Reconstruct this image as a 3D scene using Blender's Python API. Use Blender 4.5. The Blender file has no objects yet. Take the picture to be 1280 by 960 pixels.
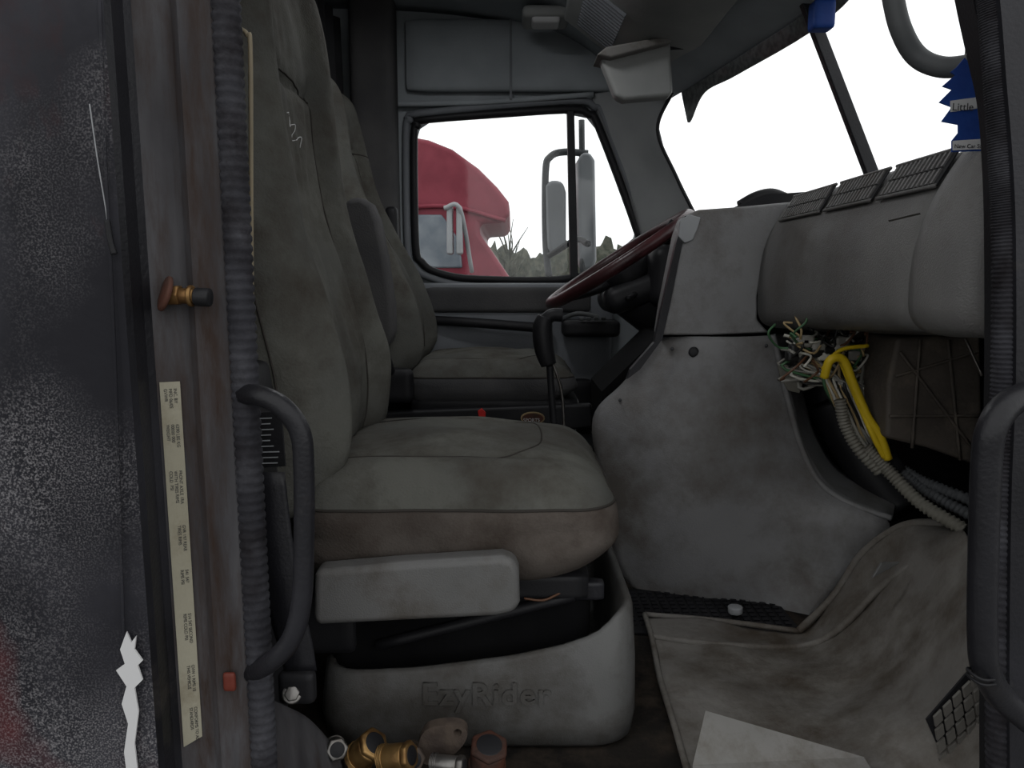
import bpy, bmesh, math, random
import numpy as np
from mathutils import Vector, Matrix, noise
from mathutils.geometry import tessellate_polygon
from mathutils.bvhtree import BVHTree
random.seed(4)
FOC=924.0; PITCH=math.radians(8); CZ=0.75
cs,sn=math.cos(PITCH),math.sin(PITCH)
def S(px,py,y):
    """survey measurement -> metres, on the lengthwise plane at distance y across the cab"""
    u=(px-640)/FOC; v=(480-py)/FOC; k=y/(cs+v*sn)
    return Vector((u*k,y,CZ+(v*cs-sn)*k))
def SS(pts,y): return [S(a,b,y) for a,b in pts]
def lin(c):
    return tuple(((x/255)/12.92 if x/255<=0.04045 else ((x/255+0.055)/1.055)**2.4) for x in c)+(1,)

# ---------------------------------------------------------------- materials
def mat(name,c1,c2=None,rough=.6,metal=0,ns=5,bump=.15,bs=120,dirt_refl=None,dirt_refl_amt=.35,ds=14,contrast=.12,stretch=(1,1,1),spec=.3,wr=0,ws=9):
    m=bpy.data.materials.new(name); m.use_nodes=True
    nt=m.node_tree; N=nt.nodes; L=nt.links
    b=N['Principled BSDF']; b.inputs['Roughness'].default_value=rough; b.inputs['Metallic'].default_value=metal
    b.inputs['Specular IOR Level'].default_value=spec
    tc=N.new('ShaderNodeTexCoord'); mp=N.new('ShaderNodeMapping'); mp.inputs['Scale'].default_value=stretch
    L.new(tc.outputs['Object'],mp.inputs['Vector'])
    n1=N.new('ShaderNodeTexNoise'); n1.inputs['Scale'].default_value=ns; n1.inputs['Detail'].default_value=6
    L.new(mp.outputs[0],n1.inputs['Vector'])
    r1=N.new('ShaderNodeValToRGB'); r1.color_ramp.elements[0].position=.5-contrast; r1.color_ramp.elements[1].position=.5+contrast
    r1.color_ramp.elements[0].color=lin(c1); r1.color_ramp.elements[1].color=lin(c2 if c2 else c1)
    L.new(n1.outputs[0],r1.inputs[0]); out=r1.outputs[0]
    if dirt_refl:
        n2=N.new('ShaderNodeTexNoise'); n2.inputs['Scale'].default_value=ds; n2.inputs['Detail'].default_value=9; n2.inputs['Roughness'].default_value=.7
        L.new(mp.outputs[0],n2.inputs['Vector'])
        r2=N.new('ShaderNodeValToRGB'); r2.color_ramp.elements[0].position=1-dirt_refl_amt-.12; r2.color_ramp.elements[1].position=1-dirt_refl_amt+.1
        L.new(n2.outputs[0],r2.inputs[0])
        mx=N.new('ShaderNodeMix'); mx.data_type='RGBA'
        L.new(r2.outputs[0],mx.inputs[0]); L.new(out,mx.inputs[6]); mx.inputs[7].default_value=lin(dirt_refl); out=mx.outputs[2]
    L.new(out,b.inputs['Base Color'])
    if bump:
        n3=N.new('ShaderNodeTexNoise'); n3.inputs['Scale'].default_value=bs; n3.inputs['Detail'].default_value=3
        L.new(tc.outputs['Object'],n3.inputs['Vector'])
        bp=N.new('ShaderNodeBump'); bp.inputs['Strength'].default_value=bump; bp.inputs['Distance'].default_value=.004
        L.new(n3.outputs[0],bp.inputs['Height'])
        if wr:
            n4=N.new('ShaderNodeTexNoise'); n4.inputs['Scale'].default_value=ws; n4.inputs['Detail'].default_value=2; n4.inputs['Distortion'].default_value=.8
            L.new(tc.outputs['Object'],n4.inputs['Vector'])
            b4=N.new('ShaderNodeBump'); b4.inputs['Strength'].default_value=wr; b4.inputs['Distance'].default_value=.02
            L.new(n4.outputs[0],b4.inputs['Height']); L.new(b4.outputs[0],bp.inputs['Normal'])
        L.new(bp.outputs[0],b.inputs['Normal'])
    return m
M={}
M['fabric']=mat('seat_fabric',(73,73,70),(87,87,82),.95,ns=5,bump=.35,bs=260,spec=.06,dirt_refl=(62,59,54),dirt_refl_amt=.44,ds=6,wr=.6,ws=8)
M['fabric_side']=mat('seat_fabric_side',(73,68,64),(86,80,75),.95,ns=4,bump=.35,bs=260,spec=.06,dirt_refl=(62,55,50),dirt_refl_amt=.42,ds=7,wr=.6,ws=7)
M['fabric_dk']=mat('seat_fabric_dark',(64,64,65),(76,75,75),.95,bump=.3,bs=260,spec=.06)
M['piping']=mat('seat_piping',(50,48,45),(58,55,52),.9,spec=.05)
M['plastic']=mat('grey_plastic',(88,88,87),(100,99,98),.5,bump=.2,bs=400,dirt_refl=(76,72,67),dirt_refl_amt=.42,ds=8)
M['base']=mat('seat_base_plastic',(82,82,81),(92,92,91),.55,bump=.2,bs=400,dirt_refl=(60,57,53),dirt_refl_amt=.46,ds=6)
M['panel']=mat('console_plastic',(112,112,113),(124,124,124),.5,ns=3,bump=.25,bs=300,dirt_refl=(88,84,80),dirt_refl_amt=.44,ds=5,wr=.25,ws=5)
M['dash']=mat('dash_vinyl',(92,91,90),(104,103,101),.5,ns=4,bump=.35,bs=420,dirt_refl=(74,69,64),dirt_refl_amt=.4,ds=5)
M['head']=mat('headliner',(134,139,142),(146,151,154),.9,bump=.2,bs=300,spec=.1)
M['headlt']=mat('headliner_trim',(130,132,131),(142,143,141),.6,spec=.15)
M['pillar']=mat('pillar_trim',(128,130,131),(140,142,142),.7,bump=.2,bs=300)
M['doorp']=mat('door_panel',(96,99,103),(108,111,115),.6,bump=.2,bs=300)
M['black']=mat('black_plastic',(24,24,26),(34,34,36),.5,bump=.1,bs=300,spec=.2)
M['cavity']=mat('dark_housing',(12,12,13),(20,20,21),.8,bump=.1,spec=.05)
M['blackm']=mat('black_metal',(22,22,25),(36,36,40),.4,bump=.15,bs=200,dirt_refl=(50,47,45),dirt_refl_amt=.3,ds=12,spec=.25)
M['rubber']=mat('rubber',(46,46,50),(62,62,66),.8,ns=20,bump=.3,bs=200,dirt_refl=(30,28,30),dirt_refl_amt=.45,ds=12,spec=.1)
M['floor']=mat('floor_rubber',(28,26,25),(40,37,34),.8,bump=.4,bs=90,dirt_refl=(66,58,50),dirt_refl_amt=.42,ds=9,spec=.1)
M['jamb']=mat('jamb_paint',(50,49,51),(72,71,73),.6,ns=7,bump=.15,bs=60,dirt_refl=(46,34,27),dirt_refl_amt=.42,ds=8,stretch=(3,3,.5),spec=.12)
M['curtain']=mat('curtain_cloth',(30,30,32),(44,44,46),.95)
M['brass']=mat('brass',(150,120,76),(104,76,46),.45,metal=.8,ns=30,bump=.2)
M['rust']=mat('rusty_metal',(82,48,36),(60,44,38),.8,metal=.2,ns=25,bump=.5,bs=90)
M['steel']=mat('steel',(120,118,115),(90,86,82),.4,metal=.85,ns=30)
M['gasket']=mat('gasket_metal',(54,46,42),(78,68,60),.7,metal=.3,ns=25,bump=.4)
M['liner']=mat('footwell_plastic',(104,101,97),(118,115,110),.6,ns=4,bump=.5,bs=60,dirt_refl=(68,60,51),dirt_refl_amt=.47,ds=5,wr=.4,ws=8)
M['card']=mat('card',(104,103,100),(114,112,109),.85,bump=.1,dirt_refl=(88,84,77),dirt_refl_amt=.4)
M['label']=mat('label_paper',(140,136,120),(126,122,106),.6,dirt_refl=(110,102,84),dirt_refl_amt=.35)
M['ink']=mat('ink',(40,40,40),(50,50,50),.7,bump=0)
M['white']=mat('white_print',(185,185,185),(170,170,170),.7,bump=0)
M['maroon']=mat('wheel_rim',(46,24,26),(66,36,38),.35,ns=12)
M['red']=mat('red_paint',(112,42,54),(126,52,64),.4,bump=0,spec=.2)
M['redl']=mat('red_lever',(180,40,36),(180,40,36),.4,bump=0)
M['orange']=mat('rusty_orange',(96,40,28),(70,30,22),.6)
M['blue']=mat('blue_card',(18,50,116),(24,62,130),.6,ns=20)
M['mirror']=mat('mirror_shell',(134,136,138),(146,148,150),.4,bump=0)
M['grate']=mat('grate_plastic',(84,82,78),(100,97,92),.6,bump=0)
M['tan']=mat('tan_strip',(118,108,88),(96,88,72),.6)
M['hvac']=mat('hvac_plastic',(62,57,52),(78,72,66),.7,ns=8,bump=.3,dirt_refl=(98,90,80),dirt_refl_amt=.38)
M['conduit']=mat('conduit',(112,110,101),(94,90,83),.6)
M['conduitd']=mat('conduit_dark',(70,72,74),(86,88,88),.6)
for n,c in dict(w_green=(58,92,62),w_white=(172,170,160),w_brown=(84,56,38),w_orange=(170,104,44),w_black=(22,22,22),w_grey=(122,120,113),w_yellow=(206,176,30),w_tan=(148,128,92)).items():
    M[n]=mat(n,c,tuple(int(x*.85) for x in c),.45,bump=0)
M['asphalt']=mat('asphalt',(98,98,98),(116,115,112),.9,ns=2,bump=.5)
M['tree']=mat('tree_needles',(62,66,58),(84,84,74),.95,ns=3)
M['truckglass']=mat('dark_glass',(96,104,112),(120,126,132),.1,bump=0)
M['frit']=mat('frit_band',(96,98,98),(126,128,128),.8,ns=60)
def skin_mat():
    m=mat('cab_skin_paint',(30,30,34),(54,54,59),.6,ns=2.5,bump=.2,bs=70,dirt_refl=(58,32,32),dirt_refl_amt=.34,ds=2.6,stretch=(2,2,1),spec=.1)  # dark maroon mixed in here is painted reflection
    nt=m.node_tree;N=nt.nodes;L=nt.links;b=N['Principled BSDF']
    src=b.inputs['Base Color'].links[0].from_socket
    tc=N.new('ShaderNodeTexCoord')
    n=N.new('ShaderNodeTexNoise'); n.inputs['Scale'].default_value=520; n.inputs['Detail'].default_value=3
    L.new(tc.outputs['Object'],n.inputs['Vector'])
    r=N.new('ShaderNodeValToRGB'); r.color_ramp.elements[0].position=.46; r.color_ramp.elements[1].position=.7
    L.new(n.outputs[0],r.inputs[0])
    n2=N.new('ShaderNodeTexNoise'); n2.inputs['Scale'].default_value=4; n2.inputs['Detail'].default_value=6
    L.new(tc.outputs['Object'],n2.inputs['Vector'])
    sx=N.new('ShaderNodeSeparateXYZ'); L.new(tc.outputs['Object'],sx.inputs[0])
    mr=N.new('ShaderNodeMapRange'); mr.inputs[1].default_value=1.0; mr.inputs[2].default_value=.35; mr.inputs[3].default_value=-.16; mr.inputs[4].default_value=.14
    L.new(sx.outputs[2],mr.inputs[0])
    ad=N.new('ShaderNodeMath'); ad.operation='ADD'; L.new(n2.outputs[0],ad.inputs[0]); L.new(mr.outputs[0],ad.inputs[1])
    r2=N.new('ShaderNodeValToRGB'); r2.color_ramp.elements[0].position=.44; r2.color_ramp.elements[1].position=.68
    L.new(ad.outputs[0],r2.inputs[0])
    mu=N.new('ShaderNodeMath'); mu.operation='MULTIPLY'; L.new(r.outputs[0],mu.inputs[0]); L.new(r2.outputs[0],mu.inputs[1])
    mx=N.new('ShaderNodeMix'); mx.data_type='RGBA'; L.new(mu.outputs[0],mx.inputs[0]); L.new(src,mx.inputs[6]); mx.inputs[7].default_value=lin((112,110,112))
    # red-brown reflections low on the panel, painted into the colour
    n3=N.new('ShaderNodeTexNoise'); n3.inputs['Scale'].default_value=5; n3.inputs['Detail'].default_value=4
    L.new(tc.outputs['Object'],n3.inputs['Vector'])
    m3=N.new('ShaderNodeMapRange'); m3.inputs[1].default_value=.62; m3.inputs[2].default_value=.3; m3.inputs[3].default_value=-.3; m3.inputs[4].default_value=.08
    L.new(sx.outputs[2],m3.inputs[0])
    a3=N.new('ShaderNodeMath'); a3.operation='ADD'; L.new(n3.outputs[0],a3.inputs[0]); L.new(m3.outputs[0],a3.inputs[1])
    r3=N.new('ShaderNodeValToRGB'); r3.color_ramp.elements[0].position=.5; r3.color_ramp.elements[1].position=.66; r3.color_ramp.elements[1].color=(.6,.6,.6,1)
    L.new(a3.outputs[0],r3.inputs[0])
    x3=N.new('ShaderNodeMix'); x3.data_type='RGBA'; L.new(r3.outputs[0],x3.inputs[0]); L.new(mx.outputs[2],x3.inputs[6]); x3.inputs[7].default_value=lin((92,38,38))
    L.new(x3.outputs[2],b.inputs['Base Color']); return m
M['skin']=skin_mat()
def glass_mat():
    m=bpy.data.materials.new('clear_glass'); m.use_nodes=True; nt=m.node_tree; N=nt.nodes; L=nt.links
    N.clear(); o=N.new('ShaderNodeOutputMaterial'); t=N.new('ShaderNodeBsdfTransparent'); t.inputs[0].default_value=(.97,.98,.98,1)
    g=N.new('ShaderNodeBsdfGlossy'); g.inputs['Roughness'].default_value=.05
    mx=N.new('ShaderNodeMixShader'); mx.inputs[0].default_value=.02; L.new(t.outputs[0],mx.inputs[1]); L.new(g.outputs[0],mx.inputs[2]); L.new(mx.outputs[0],o.inputs[0])
    return m
M['glass']=glass_mat()

# ---------------------------------------------------------------- mesh helpers
col=bpy.context.scene.collection
def grp(name):
    e=bpy.data.objects.new(name,None); e.empty_display_size=.05; col.objects.link(e); return e
def mk(name,verts,faces,m,parent=None,smooth=True,fix=True):
    me=bpy.data.meshes.new(name); me.from_pydata([tuple(v) for v in verts],[],faces)
    if fix:
        bm=bmesh.new(); bm.from_mesh(me); bmesh.ops.recalc_face_normals(bm,faces=bm.faces); bm.to_mesh(me); bm.free()
    me.materials.append(M[m]); 
    for p in me.polygons: p.use_smooth=smooth
    o=bpy.data.objects.new(name,me); col.objects.link(o)
    if parent: o.parent=parent
    return o
def cr(pts,res=6,closed=False):
    pts=[Vector(p) for p in pts]; n=len(pts); out=[]
    if n<3: 
        return [pts[0].lerp(pts[-1],i/res) for i in range(res+1)]
    rng=range(n) if closed else range(n-1)
    for i in rng:
        if closed: a,b,c,d=pts[i-1],pts[i],pts[(i+1)%n],pts[(i+2)%n]
        else:
            b,c=pts[i],pts[i+1]; a=pts[i-1] if i>0 else b*2-c; d=pts[i+2] if i+2<n else c*2-b
        for k in range(res):
            t=k/res
            out.append(.5*((2*b)+(c-a)*t+(2*a-5*b+4*c-d)*t*t+(3*b-a-3*c+d)*t**3))
    if not closed: out.append(pts[-1])
    return out
def resample(pts,n,closed=True):
    P=[Vector(p) for p in pts]+([Vector(pts[0])] if closed else [])
    ds=[0]
    for i in range(1,len(P)): ds.append(ds[-1]+(P[i]-P[i-1]).length)
    out=[]
    for k in range(n):
        t=ds[-1]*k/(n if closed else n-1)
        out.append(Vector([float(np.interp(t,ds,[p[c] for p in P])) for c in range(3)]))
    return out
def tube(name,pts,r,m,parent=None,n=12,res=8,closed=False,straight=False,flat=1):
    P=[Vector(p) for p in pts] if straight else cr(pts,res,closed)
    verts=[];faces=[];L=len(P);prev=None
    for i,p in enumerate(P):
        if closed: t=(P[(i+1)%L]-P[i-1])
        else: t=(P[min(i+1,L-1)]-P[max(i-1,0)])
        t.normalize()
        if prev is None:
            up=Vector((0,1,0)) if abs(t.y)<.9 else Vector((0,0,1)); nrm=(up-t*up.dot(t)).normalized()
        else: nrm=(prev-t*prev.dot(t)).normalized()
        prev=nrm; bn=t.cross(nrm); rr=r(i,L) if callable(r) else r
        for k in range(n):
            a=2*math.pi*k/n; verts.append(p+nrm*math.cos(a)*rr+bn*math.sin(a)*rr*flat)
    for i in range(L if closed else L-1):
        j=(i+1)%L
        for k in range(n):
            k2=(k+1)%n; faces.append((i*n+k,i*n+k2,j*n+k2,j*n+k))
    if not closed:
        faces.append(tuple(range(n))[::-1]); faces.append(tuple((L-1)*n+k for k in range(n)))
    return mk(name,verts,faces,m,parent)
def plate(name,outline,ext,m,parent=None,holes=[],bevel=0,smooth=False,seg=3):
    loops=[[Vector(p) for p in outline]]+[[Vector(p) for p in h] for h in holes]
    ext=Vector(ext); tris=tessellate_polygon(loops); flat=[p for l in loops for p in l]; n=len(flat)
    verts=flat+[p+ext for p in flat]; faces=[tuple(t) for t in tris]+[tuple(i+n for i in reversed(t)) for t in tris]
    o=0
    for l in loops:
        k=len(l)
        for i in range(k): faces.append((o+i,o+(i+1)%k,n+o+(i+1)%k,n+o+i))
        o+=k
    ob=mk(name,verts,faces,m,parent,smooth=False)
    if bevel:
        bm=bmesh.new(); bm.from_mesh(ob.data)
        bmesh.ops.dissolve_limit(bm,angle_limit=.02,verts=bm.verts,edges=bm.edges) if not holes else None
        bm.to_mesh(ob.data); bm.free()
        b=ob.modifiers.new('bevel','BEVEL'); b.width=bevel; b.segments=seg; b.limit_method='ANGLE'; b.angle_limit=math.radians(40)
        for p in ob.data.polygons: p.use_smooth=True
        w=ob.modifiers.new('wn','WEIGHTED_NORMAL'); w.keep_sharp=True
    return ob
def boxes(name,quads,m,parent=None):
    """many small prisms in one mesh: list of (4 corners, extrusion)"""
    verts=[];faces=[]
    for q,e in quads:
        o=len(verts); e=Vector(e); q=[Vector(p) for p in q]; verts+=q+[p+e for p in q]
        faces+=[(o,o+1,o+2,o+3),(o+7,o+6,o+5,o+4)]+[(o+i,o+(i+1)%4,o+4+(i+1)%4,o+4+i) for i in range(4)]
    return mk(name,verts,faces,m,parent,smooth=False)
def sbox(name,c,h,r,m,parent=None,n=14,deform=None,rot=None):
    bm=bmesh.new(); bmesh.ops.create_cube(bm,size=2); bmesh.ops.subdivide_edges(bm,edges=bm.edges,cuts=n,use_grid_fill=True)
    h=Vector(h); c=Vector(c); r=min(r,min(h)*.999)
    for v in bm.verts:
        q=Vector((v.co.x*h.x,v.co.y*h.y,v.co.z*h.z)); inn=Vector([max(-(h[i]-r),min(h[i]-r,q[i])) for i in range(3)])
        d=q-inn
        if d.length>1e-9: q=inn+d.normalized()*r
        if deform: q=deform(q)
        if rot is not None: q=rot@q
        v.co=q+c
    bmesh.ops.recalc_face_normals(bm,faces=bm.faces)
    me=bpy.data.meshes.new(name); bm.to_mesh(me); bm.free(); me.materials.append(M[m])
    for p in me.polygons: p.use_smooth=True
    o=bpy.data.objects.new(name,me); col.objects.link(o)
    if parent: o.parent=parent
    return o
def patch(name,rows,m,parent=None,res=6,thick=.006,wr=0,zmin=None):
    g=[cr(r,res) for r in rows]; cols=list(zip(*g)); cc=[cr(c,res) for c in cols]
    nu=len(cc); nv=len(cc[0]); verts=[p for c in cc for p in c]
    if wr: verts=[p+Vector((0,0,1))*wr*noise.noise(p*9) for p in verts]
    if zmin is not None: verts=[Vector((p.x,p.y,max(p.z,zmin))) for p in verts]
    faces=[(i*nv+j,(i+1)*nv+j,(i+1)*nv+j+1,i*nv+j+1) for i in range(nu-1) for j in range(nv-1)]
    o=mk(name,verts,faces,m,parent)
    if thick:
        s=o.modifiers.new('thick','SOLIDIFY'); s.thickness=thick; s.offset=0
    return o
def loft(name,rings,m,parent=None,caps=True,smooth=True):
    n=len(rings[0]); verts=[p for r in rings for p in r]; faces=[]
    for i in range(len(rings)-1):
        for k in range(n): faces.append((i*n+k,i*n+(k+1)%n,(i+1)*n+(k+1)%n,(i+1)*n+k))
    if caps: faces.append(tuple(range(n))); faces.append(tuple((len(rings)-1)*n+k for k in range(n)))
    return mk(name,verts,faces,m,parent,smooth)
def rrect(cx,cy,hx,hy,r,z,n=8):
    out=[]
    for sx,sy,a0 in ((1,1,0),(-1,1,90),(-1,-1,180),(1,-1,270)):
        for k in range(n+1):
            a=math.radians(a0+90*k/n); out.append(Vector((cx+sx*(hx-r)+r*math.cos(a),cy+sy*(hy-r)+r*math.sin(a),z)))
    return out
def cyl(name,a,b,r,m,parent=None,n=24,r2=None):
    a=Vector(a);b=Vector(b);t=(b-a).normalized(); up=Vector((0,0,1)) if abs(t.z)<.9 else Vector((1,0,0)); u=up.cross(t).normalized(); w=t.cross(u)
    r2=r if r2 is None else r2
    rings=[[a+(u*math.cos(2*math.pi*k/n)+w*math.sin(2*math.pi*k/n))*r for k in range(n)],[b+(u*math.cos(2*math.pi*k/n)+w*math.sin(2*math.pi*k/n))*r2 for k in range(n)]]
    o=loft(name,rings,m,parent); 
    bv=o.modifiers.new('b','BEVEL'); bv.width=min(r,r2)*.12+.0003; bv.segments=2; bv.limit_method='ANGLE'; bv.angle_limit=1
    return o
def text(name,body,size,mat4,m,parent=None,ext=.0004,bold=0,spacing=1):
    cu=bpy.data.curves.new(name,'FONT'); cu.body=body; cu.size=size; cu.extrude=ext; cu.offset=bold; cu.space_character=spacing
    t=bpy.data.objects.new(name+'_c',cu); col.objects.link(t)
    dg=bpy.context.evaluated_depsgraph_get(); me=bpy.data.meshes.new_from_object(t.evaluated_get(dg)); bpy.data.objects.remove(t)
    me.transform(mat4); me.materials.clear(); me.materials.append(M[m]); me.name=name
    o=bpy.data.objects.new(name,me); col.objects.link(o)
    if parent: o.parent=parent
    return o
def bvh(o):
    return BVHTree.FromPolygons([v.co for v in o.data.vertices],[tuple(p.vertices) for p in o.data.polygons])
def drape(tree,pts,origin_off,d,lift):
    out=[]
    for p in pts:
        h=tree.ray_cast(Vector(p)-Vector(d)*origin_off,Vector(d))
        if h[0] is not None: out.append(h[0]-Vector(d)*lift)
    return out
def pin(lst):
    pp=cr([Vector((z,x,0)) for z,x in lst],8); zs=[p.x for p in pp]; xs=[p.y for p in pp]
    return lambda z: float(np.interp(z,zs,xs))
def rotXZ(x,y,z): return Matrix.Translation((x,y,z))@Matrix.Rotation(math.radians(90),4,'X')

# ---------------------------------------------------------------- cab shell
FY=2.72
win=[(518,175),(523,158),(535,150),(705,138),(735,144),(748,160),(796,290),(792,303),(724,346),(600,349),(548,341),(528,328),(520,305)]
hole=SS(win,FY)
outer=[Vector((-.95,FY,-.02)),Vector((.62,FY,-.02)),Vector((.62,FY,.93)),Vector((.5,FY,1.36)),Vector((.5,FY,1.85)),Vector((-.95,FY,1.85))]
w=plate('wall_driver_side',outer,(0,.05,0),'head',holes=[hole])
d1=grp('door_1')
tube('window_rubber',[p+Vector((0,-.012,0)) for p in hole],.014,'black',d1,n=10,res=4,closed=True)
tube('window_inner_trim',[p+Vector((0,-.02,0))+(p-Vector((.05,FY,1.05))).normalized()*.03 for p in hole],.013,'doorp',d1,n=8,res=4,closed=True)
plate('vent_divider',SS([(709,138),(718,138),(723,347),(713,347)],2.69),(0,.04,0),'black',d1,bevel=.004)
sbox('door_lower_panel',(-.01,2.675,.38),(.37,.035,.36),.03,'doorp',d1)
sbox('door_insert',(-.02,2.645,.68),(.3,.02,.045),.018,'fabric_dk',d1)
tube('pull_rail',[S(535,400,2.63),S(600,404,2.6),S(690,411,2.6)],.017,'black',d1)
sbox('door_armrest',S(738,410,2.58),(.1,.05,.03),.02,'black',d1)
for i in range(4): sbox('switch_%d'%i,S(727+i*9,402,2.53)+Vector((0,0,.01)),(.008,.008,.006),.003,'conduitd',d1,n=4)
sbox('door_pocket',(.02,2.63,.3),(.28,.03,.1),.025,'black',d1)
tube('inner_release',[S(700,400,2.6),S(722,392,2.58),S(748,396,2.58)],.008,'conduitd',d1)
gl=plate('window_1',[p+Vector((0,.03,0)) for p in hole],(0,.004,0),'glass')
pt=grp('trim_1')
patch('a_pillar_far',[[S(738,118,2.7),S(790,112,2.66),S(842,112,2.56)],[S(756,160,2.7),S(795,165,2.64),S(822,165,2.55)],[S(782,230,2.7),S(815,225,2.64),S(845,220,2.54)],[S(800,290,2.7),S(835,290,2.62),S(872,275,2.52)],[S(812,330,2.7),S(850,330,2.62),S(885,320,2.52)]],'pillar',pt,thick=.01)
tube('a_pillar_edge',[S(842,112,2.55),S(822,162,2.545),S(845,220,2.53),S(872,275,2.51)],.006,'black',pt)
sbox('b_pillar_far',(-.47,2.64,.95),(.075,.06,.95),.03,'fabric_dk',grp('trim_2'))
sbox('coat_handle',S(490,292,2.56),(.022,.02,.09),.018,'black',bpy.data.objects['trim_2'])
tube('header_seam',[S(446,131,2.69),S(600,128,2.69),S(742,118,2.68)],.009,'head',pt)
sbox('header_cover',(.05,2.70,1.52),(.42,.022,.12),.02,'head',pt)
plate('upper_seam',SS([(637,0),(640,0),(640,124),(637,124)],2.675),(0,-.003,0),'doorp',pt)
plate('floor',[Vector(p) for p in ((-.95,.74,0),(1.0,.74,0),(1.0,2.76,0),(-.95,2.76,0))],(0,0,-.05),'floor')
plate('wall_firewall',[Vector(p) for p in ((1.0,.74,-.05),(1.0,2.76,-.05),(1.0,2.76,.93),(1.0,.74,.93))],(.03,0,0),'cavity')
plate('wall_rear',[Vector(p) for p in ((-.95,.74,-.05),(-.95,2.76,-.05),(-.95,2.76,1.85),(-.95,.74,1.85))],(-.03,0,0),'doorp')
rows=[]
for i in range(29):
    y=1.9+i*.027; x=-.60+.022*math.sin(i*1.7)
    rows.append([Vector((x,y,.02)),Vector((x+.01,y,.9)),Vector((x,y,1.62))])
patch('sleeper_curtain',rows,'curtain',None,res=3,thick=.004)
def xt(y): return float(np.interp(y,[.85,1.3,1.75,2.2,2.72],[.52,.63,.68,.62,.52]))
rows=[]
for y in (.8,1.1,1.4,1.75,2.1,2.4,2.72):
    x=xt(y); rows.append([Vector((x,y,1.37)),Vector((x-.05,y,1.375)),Vector((x-.14,y,1.41)),Vector((.3,y,1.52)),Vector((.1,y,1.62)),Vector((-.3,y,1.68)),Vector((-.95,y,1.70))])
patch('ceiling',rows,'head',None,res=5,thick=.02)
oc=grp('overhead_console')
plate('console_body',[Vector((.52,1.3,1.385)),Vector((.50,1.3,1.40)),Vector((.22,1.3,1.535)),Vector((.16,1.3,1.56)),Vector((.16,1.3,1.54)),Vector((.34,1.3,1.41))],(0,1.1,0),'headlt',oc,bevel=.006)
q=[]
for i in range(14):
    y=2.05+i*.022; q.append(([(.20,y,1.515),(.30,y,1.440),(.30,y+.008,1.440),(.20,y+.008,1.515)],(-.006,0,-.008)))
boxes('speaker_grille',q,'doorp',oc)
cl=grp('ceiling_lamp')
sbox('lamp_bezel',S(682,22,2.5),(.075,.07,.018),.016,'headlt',cl)
sbox('lamp_lens',S(682,27,2.48),(.045,.04,.014),.012,'white',cl)
ws=grp('window_2')
BL=lambda y: Vector((float(np.interp(y,[1.0,1.75,2.52],[.64,.88,.66])),y,.96))
TL=lambda y: Vector((xt(y)+.005,y,1.372))
for nm,ys in (('pane_driver',(1.78,2.1,2.52)),('pane_passenger',(.95,1.35,1.72))):
    patch(nm,[[BL(y),BL(y).lerp(TL(y),.5)+Vector((.015,0,0)),TL(y)] for y in ys],'glass',ws,thick=0)
plate('centre_divider',[S(990,-30,1.75),S(1006,-30,1.75),S(1105,228,1.75),S(1088,228,1.75)],(0,.02,0),'blackm',ws,bevel=.003)
rows=[]
for y in (1.0,1.3,1.75,2.2,2.4,2.52,2.55):
    k=.11
    rows.append([TL(y)+Vector((0,0,.01)),TL(y).lerp(BL(y),k*.5),TL(y).lerp(BL(y),k if y<2.5 else .25)])
patch('top_band',rows,'frit',ws,thick=.003)
sbox('toll_tag',S(1027,20,1.6),(.022,.02,.028),.006,'blue',ws,n=6)
sv=grp('sun_visor')
plate('visor_face',SS([(750,70),(762,62),(836,48),(839,56),(842,116),(836,120),(780,125),(770,120)],2.15),(0,.06,0),'headlt',sv,bevel=.012)
plate('visor_fold',SS([(746,68),(758,58),(836,44),(840,52),(764,72)],2.12),(0,.12,0),'card',sv,bevel=.006)
tube('visor_arm',[S(836,60,2.18),S(862,58,2.18),S(878,50,2.15)],.006,'black',sv)

# ---------------------------------------------------------------- near door jamb
sk=grp('wall_passenger_side')
def strip(name,xy,z0,z1,m,parent):
    verts=[];faces=[];K=24
    for i in range(K+1):
        z=z0+(z1-z0)*i/K
        for x,y in xy: verts.append(Vector((x,y,z)))
    n=len(xy)
    for i in range(K):
        for j in range(n-1): faces.append((i*n+j,i*n+j+1,(i+1)*n+j+1,(i+1)*n+j))
    return mk(name,verts,faces,m,parent,smooth=False)
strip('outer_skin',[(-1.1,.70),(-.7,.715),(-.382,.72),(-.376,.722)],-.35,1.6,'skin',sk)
strip('jamb_return',[(-.376,.722),(-.373,.73),(-.373,.752),(-.369,.76)],-.35,1.6,'blackm',sk)
strip('jamb_face',[(-.369,.76),(-.343,.771),(-.338,.776),(-.330,.772),(-.303,.787),(-.29,.80),(-.30,.83),(-.33,.85),(-1.1,.85)],-.35,1.6,'jamb',sk)
tube('skin_seam',[S(125,0,.714),S(132,200,.7145),S(142,400,.7145),S(150,640,.715),S(160,960,.7155)],.0015,'skin',sk,n=6)
pp=[(158,790),(150,812),(156,830),(145,838),(158,858),(152,880),(160,905),(155,940),(158,965),(172,965),(168,930),(173,890),(168,860),(178,850),(172,832),(178,826),(168,812),(170,795),(164,803)]
plate('peeled_paint',SS([(a,b) for a,b in pp],.7130),(0,.002,0),'white',sk)
tube('scratch',[S(112,130,.7145),S(122,200,.7147),S(132,260,.7147),S(140,318,.7147)],.0006,'mirror',sk,n=6)
tube('scratch_chip',[S(134,275,.714),S(138,300,.714),S(143,318,.714)],.0028,'black',sk,n=6)
sl=grp('trim_3')
pts=[Vector((-.291,.797,-.3+i*.0035)) for i in range(int(1.75/.0035))]
tube('door_seal_rear',pts,lambda i,L:.0145+(.0011 if i%3<2 else -.0010),'rubber',sl,n=12,straight=True)
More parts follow.
